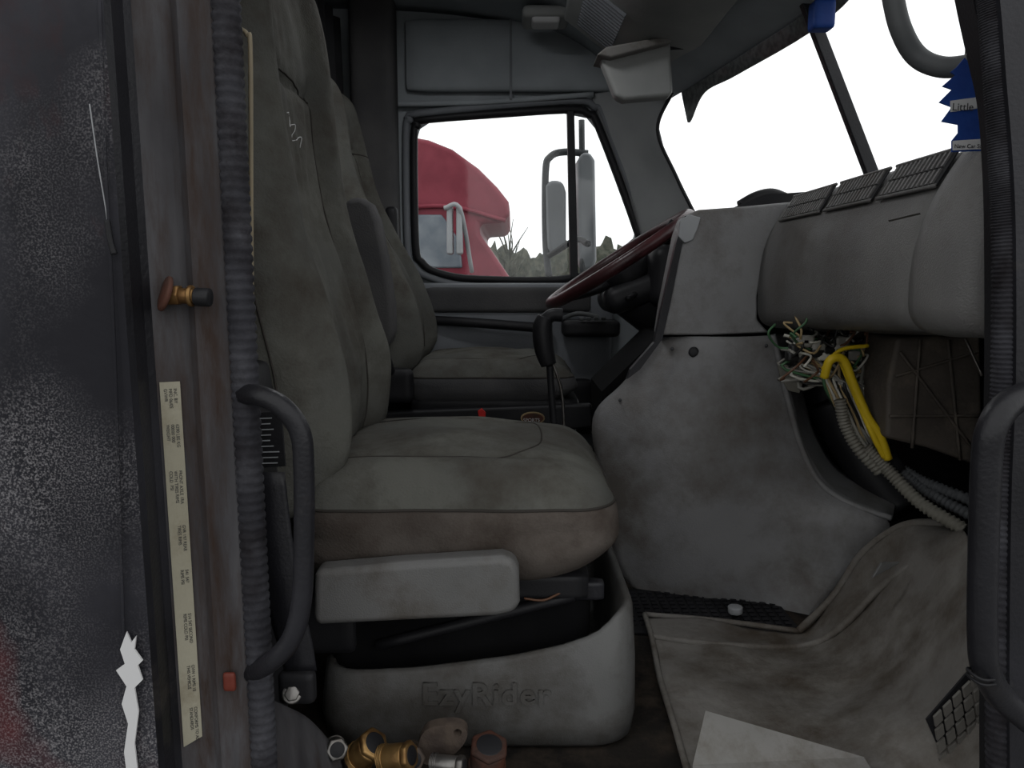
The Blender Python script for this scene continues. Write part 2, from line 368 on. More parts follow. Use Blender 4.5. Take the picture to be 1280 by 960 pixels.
tube('tan_edge',[S(300,36,.815),S(309,44,.815),S(313,70,.815),S(314,300,.815),S(316,484,.815)],.0026,'tan',sl,n=8)
st=grp('door_striker')
cyl('washer',S(203,366,.752),S(210,368,.755),.0185,'rust',st)
cyl('hex_base',S(210,369,.757),S(226,369,.757),.011,'brass',st,n=6)
cyl('pin',S(222,370,.757),S(244,370,.757),.008,'brass',st)
cyl('pin_collar',S(236,370,.757),S(242,370,.757),.011,'brass',st)
cyl('pin_head',S(244,371,.757),S(263,372,.757),.0095,'black',st)
lb=grp('identification_label')
d=Vector((.026,.011,0)).normalized(); nrm=Vector((d.y,-d.x,0)); o0=Vector((-.3665,.7612,0))+nrm*.0018
z1=.645;z0=.235
plate('paper',[o0+d*.0+Vector((0,0,z0)),o0+d*.0195+Vector((0,0,z0+.008)),o0+d*.0195+Vector((0,0,z1)),o0+Vector((0,0,z1))],nrm*.0006,'label',lb)
for i,(zz,tx) in enumerate(((.638,'INC. BY\nMFD 06/05\nGVWR'),(.60,'6290 LBS KG\n00000 000\nWEIGHT'),(.55,'FRONT AXLE 1RA\nWITH TIRES RIMS\nCOLD  PSI'),(.49,'GVR 197 REAR\nTIRES RIMS'),(.44,'541 547\nRIMS PSI'),(.39,'514 547 SECOND\nRIMS COLD PSI'),(.33,'GVW 1 RIMS 10\nTHIS VEHICLE'),(.28,'CONFORMS TO ALL\nSTANDARDS'))):
    mm=Matrix.Translation(o0+nrm*.0010+d*.013+Vector((0,0,zz)))@Matrix(((0,d.x,nrm.x,0),(0,d.y,nrm.y,0),(-1,0,0,0),(0,0,0,1)))
    text('print_%d'%i,tx,.0046,mm,'ink',lb,ext=.0001)
sbox('smear',S(287,852,.772),(.007,.003,.011),.003,'orange',grp('rust_smear'),n=5)  # rusty-orange smear on the jamb, modelled as a small raised block
tr=grp('trim_4')
sbox('b_pillar_trim',(-.385,.985,.30),(.05,.06,.34),.02,'black',tr)
wl=grp('warning_label')
plate('sheet',SS([(309,517),(352,514),(357,583),(313,586)],.915),(0,.003,0),'black',wl,bevel=.001)
qs=[]
for i in range(9):
    w_=random.uniform(.6,1)
    qs.append((SS([(316,523+i*7),(316+34*w_,522+i*7),(316+34*w_,523.3+i*7),(316,524.3+i*7)],.9135),(0,.0008,0)))
boxes('print',qs,'mirror',wl)
sb=grp('seat_belt')
rows=[[S(a,b,c),S(a+wd/2,b,c-.006),S(a+wd,b,c)] for a,b,c,wd in ((312,590,.91,44),(316,660,.905,48),(330,740,.9,46),(346,800,.9,44),(356,838,.9,40))]
patch('webbing',rows,'blackm',sb,res=4,thick=.003)
sbox('anchor_bracket',S(372,858,.9),(.024,.01,.022),.008,'black',sb,n=8)
cyl('anchor_bolt',S(365,867,.885),S(365,867,.91),.010,'steel',sb,n=6)
cyl('anchor_washer',S(365,867,.889),S(365,867,.91),.013,'steel',sb)
si=grp('trim_5')
patch('sill_sweep',[[S(318,862,.84),S(316,920,.82),S(312,1000,.80)],[S(345,878,.86),S(350,930,.85),S(352,1000,.84)],[S(385,900,.92),S(395,950,.91),S(400,1010,.9)],[S(425,945,.99),S(432,975,.98),S(440,1020,.97)]],'jamb',si)
sbox('sill',(-.1,.87,.015),(.34,.13,.03),.02,'floor',si)
plate('sill_outer',[Vector((-.5,.74,-.35)),Vector((.7,.74,-.35)),Vector((.7,.74,-.01)),Vector((-.5,.74,-.01))],(0,.02,0),'jamb',si)
gh=grp('grab_handle')
tube('bar',[S(300,494,.80),S(322,494,.775),S(352,508,.765),S(375,540,.765),S(380,590,.765),S(380,680,.765),S(377,750,.765),S(366,795,.765),S(345,822,.77),S(320,838,.79),S(302,842,.81)],.0112,'blackm',gh,n=16)
# ---------------------------------------------------------------- front jamb (right)
ap=grp('wall_front_pillar')
fr=[(1184,-60),(1193,0),(1208,70),(1221,130),(1227,200),(1230,300),(1230,480),(1226,640),(1224,900),(1226,1150)]
pts=cr(SS(fr,.87),4)+[Vector((1.0,.87,-.3)),Vector((1.0,.87,1.0)),Vector((.66,.87,1.5))]
plate('pillar_inner',pts,(0,-.03,0),'black',ap)
fr2=[(1238,-60),(1250,0),(1258,100),(1266,200),(1270,300),(1270,480),(1264,640),(1262,900),(1266,1150)]
pts=cr(SS(fr2,.79),4)+[Vector((1.0,.79,-.3)),Vector((1.0,.79,1.0)),Vector((.66,.79,1.5))]
plate('pillar_outer',pts,(0,.03,0),'blackm',ap)
pts=cr(SS([(1232,-60),(1242,0),(1250,100),(1256,200),(1260,300),(1258,480),(1252,640),(1250,900),(1252,1150)],.81),90)
tube('door_seal_front',pts,lambda i,L:.0145+(.0011 if i%3<2 else -.0010),'rubber',grp('trim_6'),n=12,straight=True)
gh2=grp('grab_handle')
tube('bar',[S(1330,484,.75),S(1290,492,.73),S(1260,506,.71),S(1240,535,.70),S(1233,580,.70),S(1229,700,.70),S(1228,790,.70),S(1232,835,.70),S(1249,868,.71),S(1279,895,.72),S(1330,935,.75)],.0136,'blackm',gh2,n=18)
for k in (0,6): tube('clamp_ring_%d'%k,[S(1209,836+k,.70),S(1229,850+k,.682),S(1251,846+k,.70),S(1231,838+k,.722)],.0016,'black',gh2,n=6,closed=True)
gh3=grp('grab_handle')
tube('bar',[S(1108,-60,1.05),S(1115,-10,1.05),S(1126,36,1.05),S(1146,70,1.05),S(1178,84,1.03),S(1222,80,1.0)],.0135,'conduitd',gh3,n=16)
patch('a_pillar_near',[[S(1200,-60,.9),S(1215,-60,.88),S(1260,-60,.875)],[S(1216,60,.9),S(1228,60,.88),S(1270,60,.875)],[S(1232,190,.9),S(1240,190,.88),S(1270,190,.875)]],'head',ap)

# ---------------------------------------------------------------- seats
def seat(name,yc,prof,zt,zb,thk,wtop,hy,cush,fab,seamtop,side):
    g=grp(name); xf=pin(prof); th=pin(thk); H=(zt-zb)/2; zc=(zt+zb)/2; hx=.07
    def df(q):
        z=q.z+zc; t=(q.x+hx)/(2*hx); yr=q.y
        bol=.036*math.exp(-((abs(yr)-.19)/.05)**2)-.020-.010*math.exp(-((abs(yr)-.135)/.012)**2)*(1 if z<seamtop+.03 else .0)
        if abs(yr)<.14: bol-=.012*math.exp(-((z-seamtop)/.01)**2); bol-=.006*math.exp(-((yr-.0)/.01)**2)*(1 if z<seamtop else 0)
        if z<zb+.1: bol*=max(0,(z-zb)/.1)
        x=xf(z)-th(z)*(1-t)+bol*t
        n=noise.noise(Vector((yr*14,z*4,3)))*.010+noise.noise(Vector((yr*40,z*9,9)))*.004
        x+=n*t
        w=1-(1-wtop)*max(0,min(1,(z-.75)/.5))
        return Vector((x,yr*w+yc+.007*noise.noise(Vector((q.x*12,z*7,1))),z))
    b=sbox('backrest',(0,0,0),(hx,hy,H),.062,fab,g,n=64,deform=df)
    tr=bvh(b); D=(-1,0,0)
    for s in (-1,1):
        ln=[(1,yc+s*.135*(1-(1-wtop)*max(0,min(1,(z-.75)/.5))),z) for z in np.linspace(zb+.08,seamtop,60)]
        tube('back_seam_%d'%(s+1),drape(tr,ln,0,D,.0002),.0018,'piping',g,n=6,straight=True)
    tube('back_top_seam',drape(tr,[(1,y,seamtop+.012*math.cos((y-yc)*18)) for y in np.linspace(yc-.13,yc+.13,34)],0,D,.0002),.0018,'piping',g,n=6,straight=True)
    ln=[(xf(z)-th(z)*.45,-1+yc-.5,z) for z in np.linspace(zb+.12,zt-.09,60)]
    tube('side_piping',drape(tr,[(x,yc-1,z) for x,_,z in ln],0,(0,1,0),.0002),.0018,'piping',g,n=6,straight=True)
    cx,cz,chx,chz=cush
    def dc(q):
        xr=q.x/chx; yr=q.y/hy
        z=q.z
        if z>0:
            z+=.026*(1-min(1,xr*xr))*(1-yr*yr)*(z/chz); z-=.014*max(0,xr-.5)*2*(z/chz)
            z-=.006*math.exp(-((abs(q.y)-.15)/.012)**2)*(z/chz)*(1 if xr<.5 else 0)
            z+=.008*noise.noise(Vector((q.x*7,q.y*9,2)))*z/chz
        else:
            z+=.045*max(0,(xr-.45)/.55)**1.5*(-z/chz)
        yy=q.y+.008*noise.noise(Vector((q.x*11,z*14,5)))
        xx=q.x+.006*noise.noise(Vector((q.y*11,z*14,8)))
        return Vector((xx,yy+yc,z+cz))
    c=sbox('cushion',(cx,0,0),(chx,hy,chz),min(.075,chz*.95),fab,g,n=50,deform=dc)
    c.data.materials.append(M[side])
    rr=resample(rrect(cx,yc,chx+.05,hy+.05,.12,cz+chz*.45,10),200)
    tc=bvh(c); rp=[]
    for i,p in enumerate(rr):
        corner=Vector((max(cx-chx+.08,min(cx+chx-.08,p.x)),max(yc-hy+.08,min(yc+hy-.08,p.y)),p.z)); dd=(corner-p).normalized(); h=tc.ray_cast(p,dd)
        if h[0] is not None: rp.append(h[0]-dd*.0002)
    tube('cushion_piping',rp,.0024,'piping',g,n=6,straight=True,closed=True)
    for p in c.data.polygons:
        if p.center.z<cz+chz*.45: p.material_index=1
    ln=[(-chx*.8,-.16),(-chx*.2,-.16),(chx*.25,-.15),(chx*.48,-.10),(chx*.55,0),(chx*.48,.10),(chx*.25,.15),(-chx*.2,.16),(-chx*.8,.16)]
    ln=cr([Vector((cx+a,yc+b,1)) for a,b in ln],14)
    tube('cushion_seam',drape(tc,ln,0,(0,0,-1),.0001),.0017,'piping',g,n=6,straight=True)
    return g,tr
prof=[(.36,-.345),(.393,-.317),(.45,-.285),(.498,-.272),(.60,-.272),(.70,-.296),(.8155,-.328),(.944,-.352),(1.07,-.365),(1.207,-.375),(1.33,-.40)]
ps,pst=seat('truck_seat',1.33,prof,1.325,.36,[(.36,.13),(.6,.17),(.9,.13),(1.33,.09)],.92,.25,(-.09,.362,.262,.092),'fabric',1.09,'fabric_side')
ln=[(1,1.30,1.03),(1,1.33,1.035),(1,1.31,1.01),(1,1.35,1.02),(1,1.33,.99),(1,1.38,1.005),(1,1.37,.985)]
tube('scribble',drape(pst,cr([Vector(p) for p in ln],5),0,(-1,0,0),.0004),.0008,'white',ps,n=5,straight=True)
plate('side_trim',SS([(392,714),(500,705),(628,697),(643,702),(649,715),(650,755),(644,767),(620,772),(400,783),(391,780)],1.03),(0,.045,0),'plastic',ps,bevel=.014,seg=5)
cyl('trim_pivot',S(420,750,1.07),S(420,750,1.12),.02,'black',ps)
def ztop(x): return .05+float(np.interp(x,[-.3,-.15,0,.08,.13,.17,.2],[.085,.092,.112,.13,.148,.18,.19]))
def ring(hx,hy,fn,r=.06): 
    out=rrect(-.055,1.33,hx,hy,r,0,8); out=resample(out,96)
    for p in out: p.z=fn(p.x)
    return out
rings=[ring(.245,.225,lambda x:.0),ring(.255,.235,lambda x:.012),ring(.26,.24,lambda x:.05)]
rings+=[ring(.258,.24,lambda x:ztop(x)*.6),ring(.252,.238,lambda x:ztop(x)-.008),ring(.247,.233,lambda x:ztop(x)),ring(.238,.224,lambda x:ztop(x)-.003,.05),ring(.232,.218,lambda x:ztop(x)-.03,.05),ring(.23,.215,lambda x:.05,.05)]
loft('base_tub',rings,'base',ps)
sbox('suspension',(-.085,1.33,.155),(.215,.19,.105),.02,'cavity',ps)
sbox('seat_pan',(-.10,1.33,.262),(.225,.205,.022),.01,'black',ps)
sbox('pan_rail',(.06,1.15,.25),(.09,.012,.016),.006,'blackm',ps)
tube('scissor',[(-.22,1.135,.16),(.1,1.135,.245)],.009,'black',ps)
tube('pan_wire',[S(655,748,1.12),S(680,750,1.12),S(705,740,1.13),S(735,740,1.16)],.002,'w_brown',ps,n=6)
text('emboss','EzyRider',.052,rotXZ(S(527,874,1.089).x,1.0895,S(527,880,1.089).z),'base',ps,ext=.0034,bold=.0010,spacing=1.1)
sbox('rear_bracket',(-.30,1.33,.28),(.05,.2,.14),.02,'black',ps)

prof2=[(.45,-.33),(.50,-.29),(.56,-.275),(.67,-.29),(.80,-.345),(.91,-.40),(1.04,-.46),(1.24,-.50),(1.36,-.53)]
ds,dst=seat('truck_seat',2.34,prof2,1.34,.45,[(.45,.12),(.6,.16),(.9,.12),(1.34,.09)],.62,.25,(-.06,.445,.25,.062),'fabric',1.15,'fabric_dk')
sbox('suspension',(-.05,2.34,.2),(.24,.22,.19),.03,'black',ds)
sbox('seat_trim',(-.05,2.34,.385),(.245,.24,.03),.02,'black',ds)
sbox('recline_bracket',S(495,482,2.06),(.05,.02,.05),.02,'black',ds)
plate('red_lever',SS([(597,514),(602,511),(607,516),(607,528),(600,530)],2.05),(0,.02,0),'redl',ds,bevel=.002)
by=2.05
badge=[S(666,523,by)+Vector((.034*math.cos(a),0,.017*math.sin(a))) for a in np.linspace(0,2*math.pi,24,endpoint=False)]
plate('badge',badge,(0,.02,0),'w_tan',ds)
badge=[S(666,523,by-.003)+Vector((.030*math.cos(a),0,.014*math.sin(a))) for a in np.linspace(0,2*math.pi,24,endpoint=False)]
plate('badge_face',badge,(0,.02,0),'rust',ds)
text('badge_text','SPORTS',.0135,rotXZ(S(654,527,by-.004).x,by-.0045,S(654,527,by-.004).z),'white',ds,ext=.0005)
plate('control_bar',SS([(475,515),(560,512),(640,508),(740,505),(742,535),(640,545),(480,548)],2.062),(0,.03,0),'black',ds,bevel=.008)
plate('armrest',SS([(426,262),(434,248),(450,245),(464,254),(473,275),(482,320),(491,380),(492,415),(487,430),(476,438),(464,428),(448,395),(436,340)],1.93),(0,.075,0),'fabric_dk',ds,bevel=.022,seg=6)
tube('armrest_hinge',[S(475,425,1.97),S(480,440,2.0),S(490,470,2.06)],.014,'black',ds)
sbox('bin',(-.16,1.83,.11),(.2,.1,.11),.02,'black',grp('storage_box'))
gs=grp('gear_shifter')
sh=lambda a,b,y=1.87:S(a,b,y)
tube('grip',[sh(682,396),sh(678,410),sh(680,435),sh(686,456)],lambda i,L:.02+.006*math.sin(math.pi*i/L),'black',gs,n=14)
tube('knob_top',[sh(703,394),sh(690,394),sh(680,402)],.017,'black',gs)
tube('shaft',[sh(687,455),sh(690,500),sh(694,550),sh(698,600),sh(705,690)],.009,'black',gs)
tube('cable',[sh(690,450),sh(702,490),sh(705,540),sh(704,600)],.004,'steel',gs,n=8)
tube('boot',[sh(698,650)+Vector((0,0,.1)),sh(702,705)],lambda i,L:.02+.05*i/L,'black',gs)

# ---------------------------------------------------------------- dashboard
db=grp('dashboard')
pr=[(.68,.932),(.640,.930),(.612,.922),(.590,.892),(.572,.858),(.558,.82),(.550,.77),(.548,.71),(.553,.668),(.575,.648),(.63,.642),(.80,.645),(.90,.80),(.90,.92)]
def drng(y,dx=0,dz=0,s=1):
    a=cr([Vector((x,y,z+(1.66-y)*.055*max(0,min(1,(.82-z)/.15)))) for x,z in pr],4,True); c=Vector((.72,y,.80))
    return [c+Vector(((p.x-c.x)*s+dx,0,(p.z-c.z)*s+dz)) for p in a]
loft('passenger_pod',[drng(1.70,.02,0,.95),drng(1.685,.006,0,.99),drng(1.66),drng(1.4,0.002),drng(1.1,.004),drng(1.025,.004)],'dash',db)
loft('pod_end',[drng(1.03,.01,0,.97),drng(1.02,-.0,0,1.03),drng(.99,-.004,0,1.045),drng(.90,-.004,0,1.045),drng(.885,.01,0,1.0)],'dash',db)
va=Vector((.5800,0,.876)); vb=Vector((.609,0,.926)); vd=(vb-va).normalized(); vn=Vector((-vd.z,0,vd.x))
def vent(y0,y1,i):
    W=(vb-va).length
    f=lambda t,y,l:Vector((0,y,0))+va+vd*t+vn*l
    plate('vent_bed_%d'%i,[f(.0,y0,.001),f(W,y0,.001),f(W,y1,.001),f(.0,y1,.001)],vn*.002,'black',db)
    for t in (0,W): tube('vent_rim_%d'%i,[f(t,y0,.003),f(t,y1,.003)],.003,'dash',db,n=6)
    n=int((y1-y0)/.012); q=[]
    for k in range(1,n):
        y=y0+(y1-y0)*k/n
        for a,b_ in ((.004,W*.46),(W*.52,W-.004)): q.append(([f(a,y-.0026,.003),f(b_,y-.0026,.003),f(b_,y+.0026,.003),f(a,y+.0026,.003)],vn*.003))
    boxes('slats_%d'%i,q,'dash',db)
vent(1.42,1.63,0); vent(1.22,1.40,1); vent(1.035,1.20,2)
plate('glovebox_seam',SS([(1112,275),(1150,266),(1151,268),(1113,277)],1.03),(0,.004,0),'piping',db)
pr2=[(.64,.95),(.56,.935),(.50,.90),(.47,.82),(.46,.70),(.50,.60),(.64,.58),(.86,.62),(.90,.93)]
def dr2(y,dx=0): return cr([Vector((x+dx,y,z)) for x,z in pr2],4,True)
loft('driver_dash',[dr2(1.76),dr2(2.1,.02),dr2(2.66,.05)],'black',db)
loft('dash_shelf',[[Vector((.66,y,.915)),Vector((.66,y,.928)),Vector((.95,y,.94)),Vector((.95,y,.915))] for y in (.89,1.3,2.66)],'dash',db)
tube('gauge_hood',[S(925,258,1.9),S(945,247,1.9),S(965,243,1.9),S(985,250,1.9)],.015,'black',db)
sbox('gauge_binnacle',(.47,2.28,.76),(.08,.2,.09),.04,'black',db)
up=[(850,292),(858,270),(874,262),(930,258),(992,252),(975,285),(955,325),(947,370),(947,400),(962,416),(890,419),(826,419),(832,380),(842,330)]
plate('upper_side_panel',SS(up,1.668),(0,.09,0),'panel',db,bevel=.006)
plate('torn_edge',SS([(846,300),(856,270),(862,270),(852,310),(838,380),(828,424),(800,462),(784,474),(788,462),(818,428),(826,390)],1.662),(0,.02,0),'blackm',db)
plate('torn_foam',SS([(850,275),(862,268),(876,272),(872,286),(866,300),(856,304),(848,296)],1.660),(0,.01,0),'mirror',db,bevel=.002)
cp=grp('console_side_panel')
R=[[(828,422,1.72),(868,421,1.675),(920,421,1.662),(967,419,1.672)],
[(780,478,1.73),(840,480,1.665),(910,482,1.65),(984,490,1.668)],
[(742,522,1.74),(830,535,1.655),(920,542,1.64),(1003,555,1.665)],
[(750,600,1.74),(840,610,1.655),(935,612,1.64),(1036,612,1.64)],
[(760,660,1.73),(850,665,1.66),(960,660,1.64),(1112,655,1.56)],
[(772,705,1.73),(860,712,1.665),(960,715,1.64),(1060,715,1.59)],
[(792,737,1.72),(870,750,1.67),(940,762,1.64),(1008,780,1.58)]]
patch('side_shell',[[S(*p) for p in r] for r in R],'panel',cp,res=8,thick=.008)
tube('edge_lip',[S(966,418,1.67),S(974,452,1.665),S(985,500,1.662),S(1002,560,1.66),S(1024,602,1.645),S(1060,628,1.61),S(1115,648,1.555)],.007,'panel',cp)
patch('return_flange',[[S(966,418,1.67),S(985,490,1.668),S(1003,560,1.665),S(1040,615,1.64),S(1115,650,1.56)],[S(985,418,1.78),S(1000,480,1.78),S(1018,540,1.78),S(1052,590,1.75),S(1120,625,1.66)]],'panel',cp,thick=.005)
cyl('bolt_hole_disc',S(867,440,1.655),S(867,440,1.70),.0095,'black',cp)  # black disc stands in for the dark inside a bolt hole
tube('bolt_hole_ring',[S(867,440,1.662)+Vector((.010*math.cos(a),0,.010*math.sin(a))) for a in np.linspace(0,6.28,16,endpoint=False)],.002,'blackm',cp,n=6,closed=True)
for i,(a,b) in enumerate(((840,436),(958,432),(775,500),(760,640))): cyl('screw_%d'%i,S(a,b,1.655 if i<2 else 1.70),S(a,b,1.72),.004,'blackm',cp,n=10)
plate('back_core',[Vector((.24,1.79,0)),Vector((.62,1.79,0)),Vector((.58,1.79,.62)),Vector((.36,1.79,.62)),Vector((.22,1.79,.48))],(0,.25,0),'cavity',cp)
plate('panel_bracket',SS([(972,452),(995,460),(1005,475),(1000,492),(985,488),(975,470)],1.64),(0,.006,0),'conduit',cp,bevel=.002)
cyl('cap',S(919,766,1.56),S(919,758,1.56),.016,'mirror',grp('bottle_cap'))
fm=grp('floor_mat')
plate('mat_sheet',[Vector((.14,1.50,.002)),Vector((.62,1.45,.002)),Vector((.62,1.66,.002)),Vector((.14,1.74,.002))],(0,0,.004),'black',fm)
q=[]
for i in range(22):
    for j in range(9):
        x=.155+i*.021; y=1.52+j*.02
        if y>1.72-.12*(x-.14): continue
        q.append(([(x,y,.006),(x+.013,y,.006),(x+.013,y+.012,.006),(x,y+.012,.006)],(0,0,.003)))
boxes('studs',q,'blackm',fm)
# ---------------------------------------------------------------- steering wheel
sw=grp('steering_wheel')
c0=S(773,325,2.22); ang=math.radians(33)
ux=Vector((math.cos(ang),0,math.sin(ang))); uy=Vector((0,1,0)); un=Vector((-math.sin(ang),0,math.cos(ang)))
tube('rim',[c0+ux*.236*math.cos(a)+uy*.232*math.sin(a) for a in np.linspace(0,2*math.pi,48,endpoint=False)],.018,'maroon',sw,n=14,closed=True,straight=True)
cyl('hub',c0-un*.075,c0-un*.02,.085,'black',sw)
for a in (.35,math.pi-.35,math.pi+.5,-.5):
    d_=ux*math.cos(a)+uy*math.sin(a); tube('spoke',[c0-un*.045+d_*.05,c0-un*.03+d_*.14,c0+d_*.225],.014,'black',sw,n=10)
tube('column',[c0-un*.07,c0-un*.2+ux*.02,c0-un*.42+ux*.04],.05,'black',sw,n=16)
tube('column_boot',[c0-un*.10,c0-un*.26+ux*.03],lambda i,L:.095-.03*i/L,'black',sw,n=16)
sbox('column_shroud',c0-un*.11+ux*.01,(.125,.11,.04),.038,'black',sw,rot=Matrix.Rotation(-math.radians(20),3,'Y'))
tube('stalk',[c0-un*.1,c0-un*.1-uy*.12-ux*.03,c0-un*.09-uy*.2-ux*.06],.008,'black',sw,n=8)
# ---------------------------------------------------------------- under-dash
hv=grp('hvac_box')
plate('housing',SS([(1122,422),(1226,418),(1230,585),(1160,560),(1108,548),(1110,480)],1.34),(0,.2,0),'hvac',hv,bevel=.008)
for a in ((1120,470,1222,440),(1112,520,1225,520),(1150,425,1140,560),(1185,425,1200,575),(1125,440,1215,560)):
    tube('rib',[S(a[0],a[1],1.337),S(a[2],a[3],1.337)],.003,'hvac',hv,n=6)
tube('black_duct',[S(1036,500,1.8),S(1058,540,1.78),S(1090,590,1.73),S(1130,640,1.66)],.055,'black',hv,n=18)
sbox('blower',S(1050,500,1.9),(.09,.07,.1),.04,'black',hv)
sbox('duct_box',S(1085,500,1.72),(.05,.06,.10),.02,'blackm',hv)
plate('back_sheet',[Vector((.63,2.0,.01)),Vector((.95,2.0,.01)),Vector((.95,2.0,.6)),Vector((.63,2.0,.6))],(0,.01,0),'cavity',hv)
tube('metal_rod',[S(1205,420,1.15),S(1228,470,1.12)],.0025,'steel',hv,n=6)
wh=grp('wiring_harness')
cols=['w_green','w_white','w_brown','w_white','w_black','w_grey','w_tan','w_grey','w_white','w_grey','w_tan','w_black']
def J(p,s): return p+Vector((random.uniform(-s,s),random.uniform(-s,s),random.uniform(-s,s)))
for i in range(110):
    st_=S(random.uniform(976,1092),random.uniform(418,446),random.uniform(1.46,1.56))
    mid=J(S(random.uniform(995,1085),random.uniform(430,464),1.46),.012)
    if i%4==0: mid=J(S(random.uniform(985,1030),random.uniform(440,480),1.46),.02)
    a=random.uniform(0,6.28); rr=math.sqrt(random.random()); off=Vector((math.cos(a)*rr*.042,math.sin(a)*rr*.02,math.cos(a)*-.01))
    tube('wire_%d'%i,[st_,mid,J(S(1052,478,1.44)+off,.004),J(S(1066,515,1.44)+off*.9,.004),J(S(1084,552,1.43)+off*.75,.004),J(S(1112,586,1.42)+off*.5,.003)],random.choice((.0024,.003,.0036)),random.choice(cols),wh,n=5,res=5)
for i in range(40):
    a=S(random.uniform(980,1084),random.uniform(422,452),1.44); b=J(a,.035); c=J(b,.03)
    tube('loose_%d'%i,[a,b,c,J(c,.02)],.0024,random.choice(cols),wh,n=5,res=5)
for i in range(14): sbox('connector_%d'%i,S(random.uniform(990,1085),random.uniform(424,448),1.44),(.014,.01,.010),.003,random.choice(['w_white','w_black','w_grey']),wh,n=3)
tube('yellow_loom',[S(1030,472,1.39),S(1038,450,1.38),S(1054,450,1.38),S(1066,478,1.38),S(1084,520,1.375),S(1100,545,1.37),S(1110,574,1.37)],.0085,'w_yellow',wh,n=8)
tube('yellow_loom_b',[S(1052,452,1.39),S(1072,500,1.38),S(1092,545,1.37),S(1106,572,1.37)],.006,'w_yellow',wh,n=8)
tube('yellow_wire',[S(1028,462,1.39),S(1050,438,1.39),S(1085,432,1.39)],.004,'w_yellow',wh,n=8)
rib=lambda r:(lambda i,L:r+(.0018 if i%4<2 else -.0006))
tube('conduit_a',cr([S(1082,560,1.39),S(1112,590,1.37),S(1150,628,1.33),S(1205,662,1.27)],40),rib(.0115),'conduit',wh,n=10,straight=True)
tube('conduit_b',cr([S(1105,570,1.42),S(1150,600,1.38),S(1225,630,1.3)],50),rib(.010),'conduitd',wh,n=10,straight=True)
tube('conduit_c',cr([S(1120,585,1.40),S(1160,615,1.36),S(1215,645,1.28)],40),rib(.009),'conduitd',wh,n=10,straight=True)
tube('conduit_d',cr([S(1050,500,1.40),S(1056,530,1.40),S(1072,560,1.39),S(1100,590,1.38)],30),rib(.010),'conduit',wh,n=10,straight=True)
tube('tape_wrap',[S(1095,562,1.405),S(1118,588,1.4)],.024,'black',wh,n=10)
# ---------------------------------------------------------------- footwell liner
fl=grp('footwell_liner')
rows=[
[S(806,770,1.55),S(900,778,1.515),S(1000,792,1.47),S(1042,748,1.50),S(1078,695,1.48),S(1130,660,1.42),S(1195,655,1.32)],
[S(815,800,1.435),S(910,810,1.405),S(1010,812,1.40),S(1070,770,1.38),S(1115,720,1.36),S(1165,685,1.30),S(1210,675,1.22)],
[S(825,850,1.28),S(920,850,1.28),S(1030,855,1.25),S(1100,830,1.22),S(1150,790,1.18),S(1190,750,1.14),S(1222,730,1.10)],
[S(842,905,1.14),S(930,905,1.14),S(1040,905,1.12),S(1110,890,1.08),S(1165,860,1.05),S(1200,830,1.02),S(1228,800,1.0)],
[S(862,975,1.005),S(950,975,1.005),S(1050,965,1.0),S(1120,950,.98),S(1175,935,.96),S(1205,915,.95),S(1232,890,.94)],
[S(875,1040,.90),S(960,1040,.90),S(1050,1040,.90),S(1120,1030,.90),S(1175,1010,.90),S(1210,990,.89),S(1236,970,.88)]]
patch('liner_shell',rows,'liner',fl,res=8,thick=.006,wr=.011,zmin=.008)
tube('liner_lip',[S(806,768,1.55),S(815,798,1.435),S(825,848,1.28),S(842,903,1.14),S(862,972,1.005)],.006,'liner',fl,n=8)
tube('liner_back_lip',[S(806,768,1.55),S(900,776,1.515),S(1000,789,1.475)],.006,'liner',fl,n=8)
tube('liner_top_lip',[S(998,789,1.475),S(1042,745,1.50),S(1078,692,1.48),S(1130,657,1.42),S(1195,653,1.32)],.008,'liner',fl,n=8)
tube('liner_fold',[S(812,796,1.445),S(900,806,1.415),S(1000,808,1.41),S(1050,785,1.385),S(1100,735,1.36),S(1150,700,1.32)],.007,'liner',fl,n=8)
plate('triangle_tab',SS([(1088,722),(1100,702),(1124,702)],1.31),(0,-.006,0),'plastic',fl,bevel=.002)
q=[]
for k in range(5):
    for j in range(4):
        a=1166+k*12+j*2; b=895-k*12+j*17; q.append((SS([(a,b),(a+9,b-9),(a+11,b+3),(a+2,b+12)],.945-.002*k),(0,-.004,0)))
boxes('grate',q,'grate',fl)
plate('grate_hole',SS([(1158,900),(1212,838),(1220,912),(1180,950)],.952),(0,.003,0),'black',fl)
plate('cardboard_sheet',[S(882,892,1.0),S(1080,950,.97),S(1095,975,.94),S(1085,1060,.86),S(862,1060,.86),S(866,960,.95)],(0,.001,.004),'card')
# ---------------------------------------------------------------- loose metal parts
def fitting(name,px,py,y,r,h,m,tilt):
    g=grp(name); c=S(px,py,y); ax=Vector(tilt).normalized()
    cyl('body',c-ax*h*.5,c+ax*h*.3,r,m,g); cyl('collar',c+ax*h*.3,c+ax*h*.5,r*1.15,m,g,n=6); cyl('bore',c+ax*h*.45,c+ax*h*.51,r*.75,'black',g)
    e1=Vector((0,0,1)).cross(ax).normalized(); e2=ax.cross(e1)
    tube('thread',[c-ax*h*.5+(e1*math.cos(t)+e2*math.sin(t))*r*1.03+ax*h*.05*t/6.28 for t in np.linspace(0,25,60)],r*.06,m,g,n=5,straight=True)
fitting('pipe_fitting',458,938,.98,.021,.05,'brass',(.5,-.3,.6))
fitting('pipe_fitting',496,946,.96,.018,.05,'brass',(.9,-.3,.3))
fitting('hose_coupling',420,935,.96,.014,.035,'steel',(.3,-.8,.4))
fitting('pipe_fitting',515,945,.98,.016,.04,'gasket',(.2,-.9,.3))
fitting('rusty_cap',610,945,1.0,.026,.045,'rust',(.1,-.25,1))
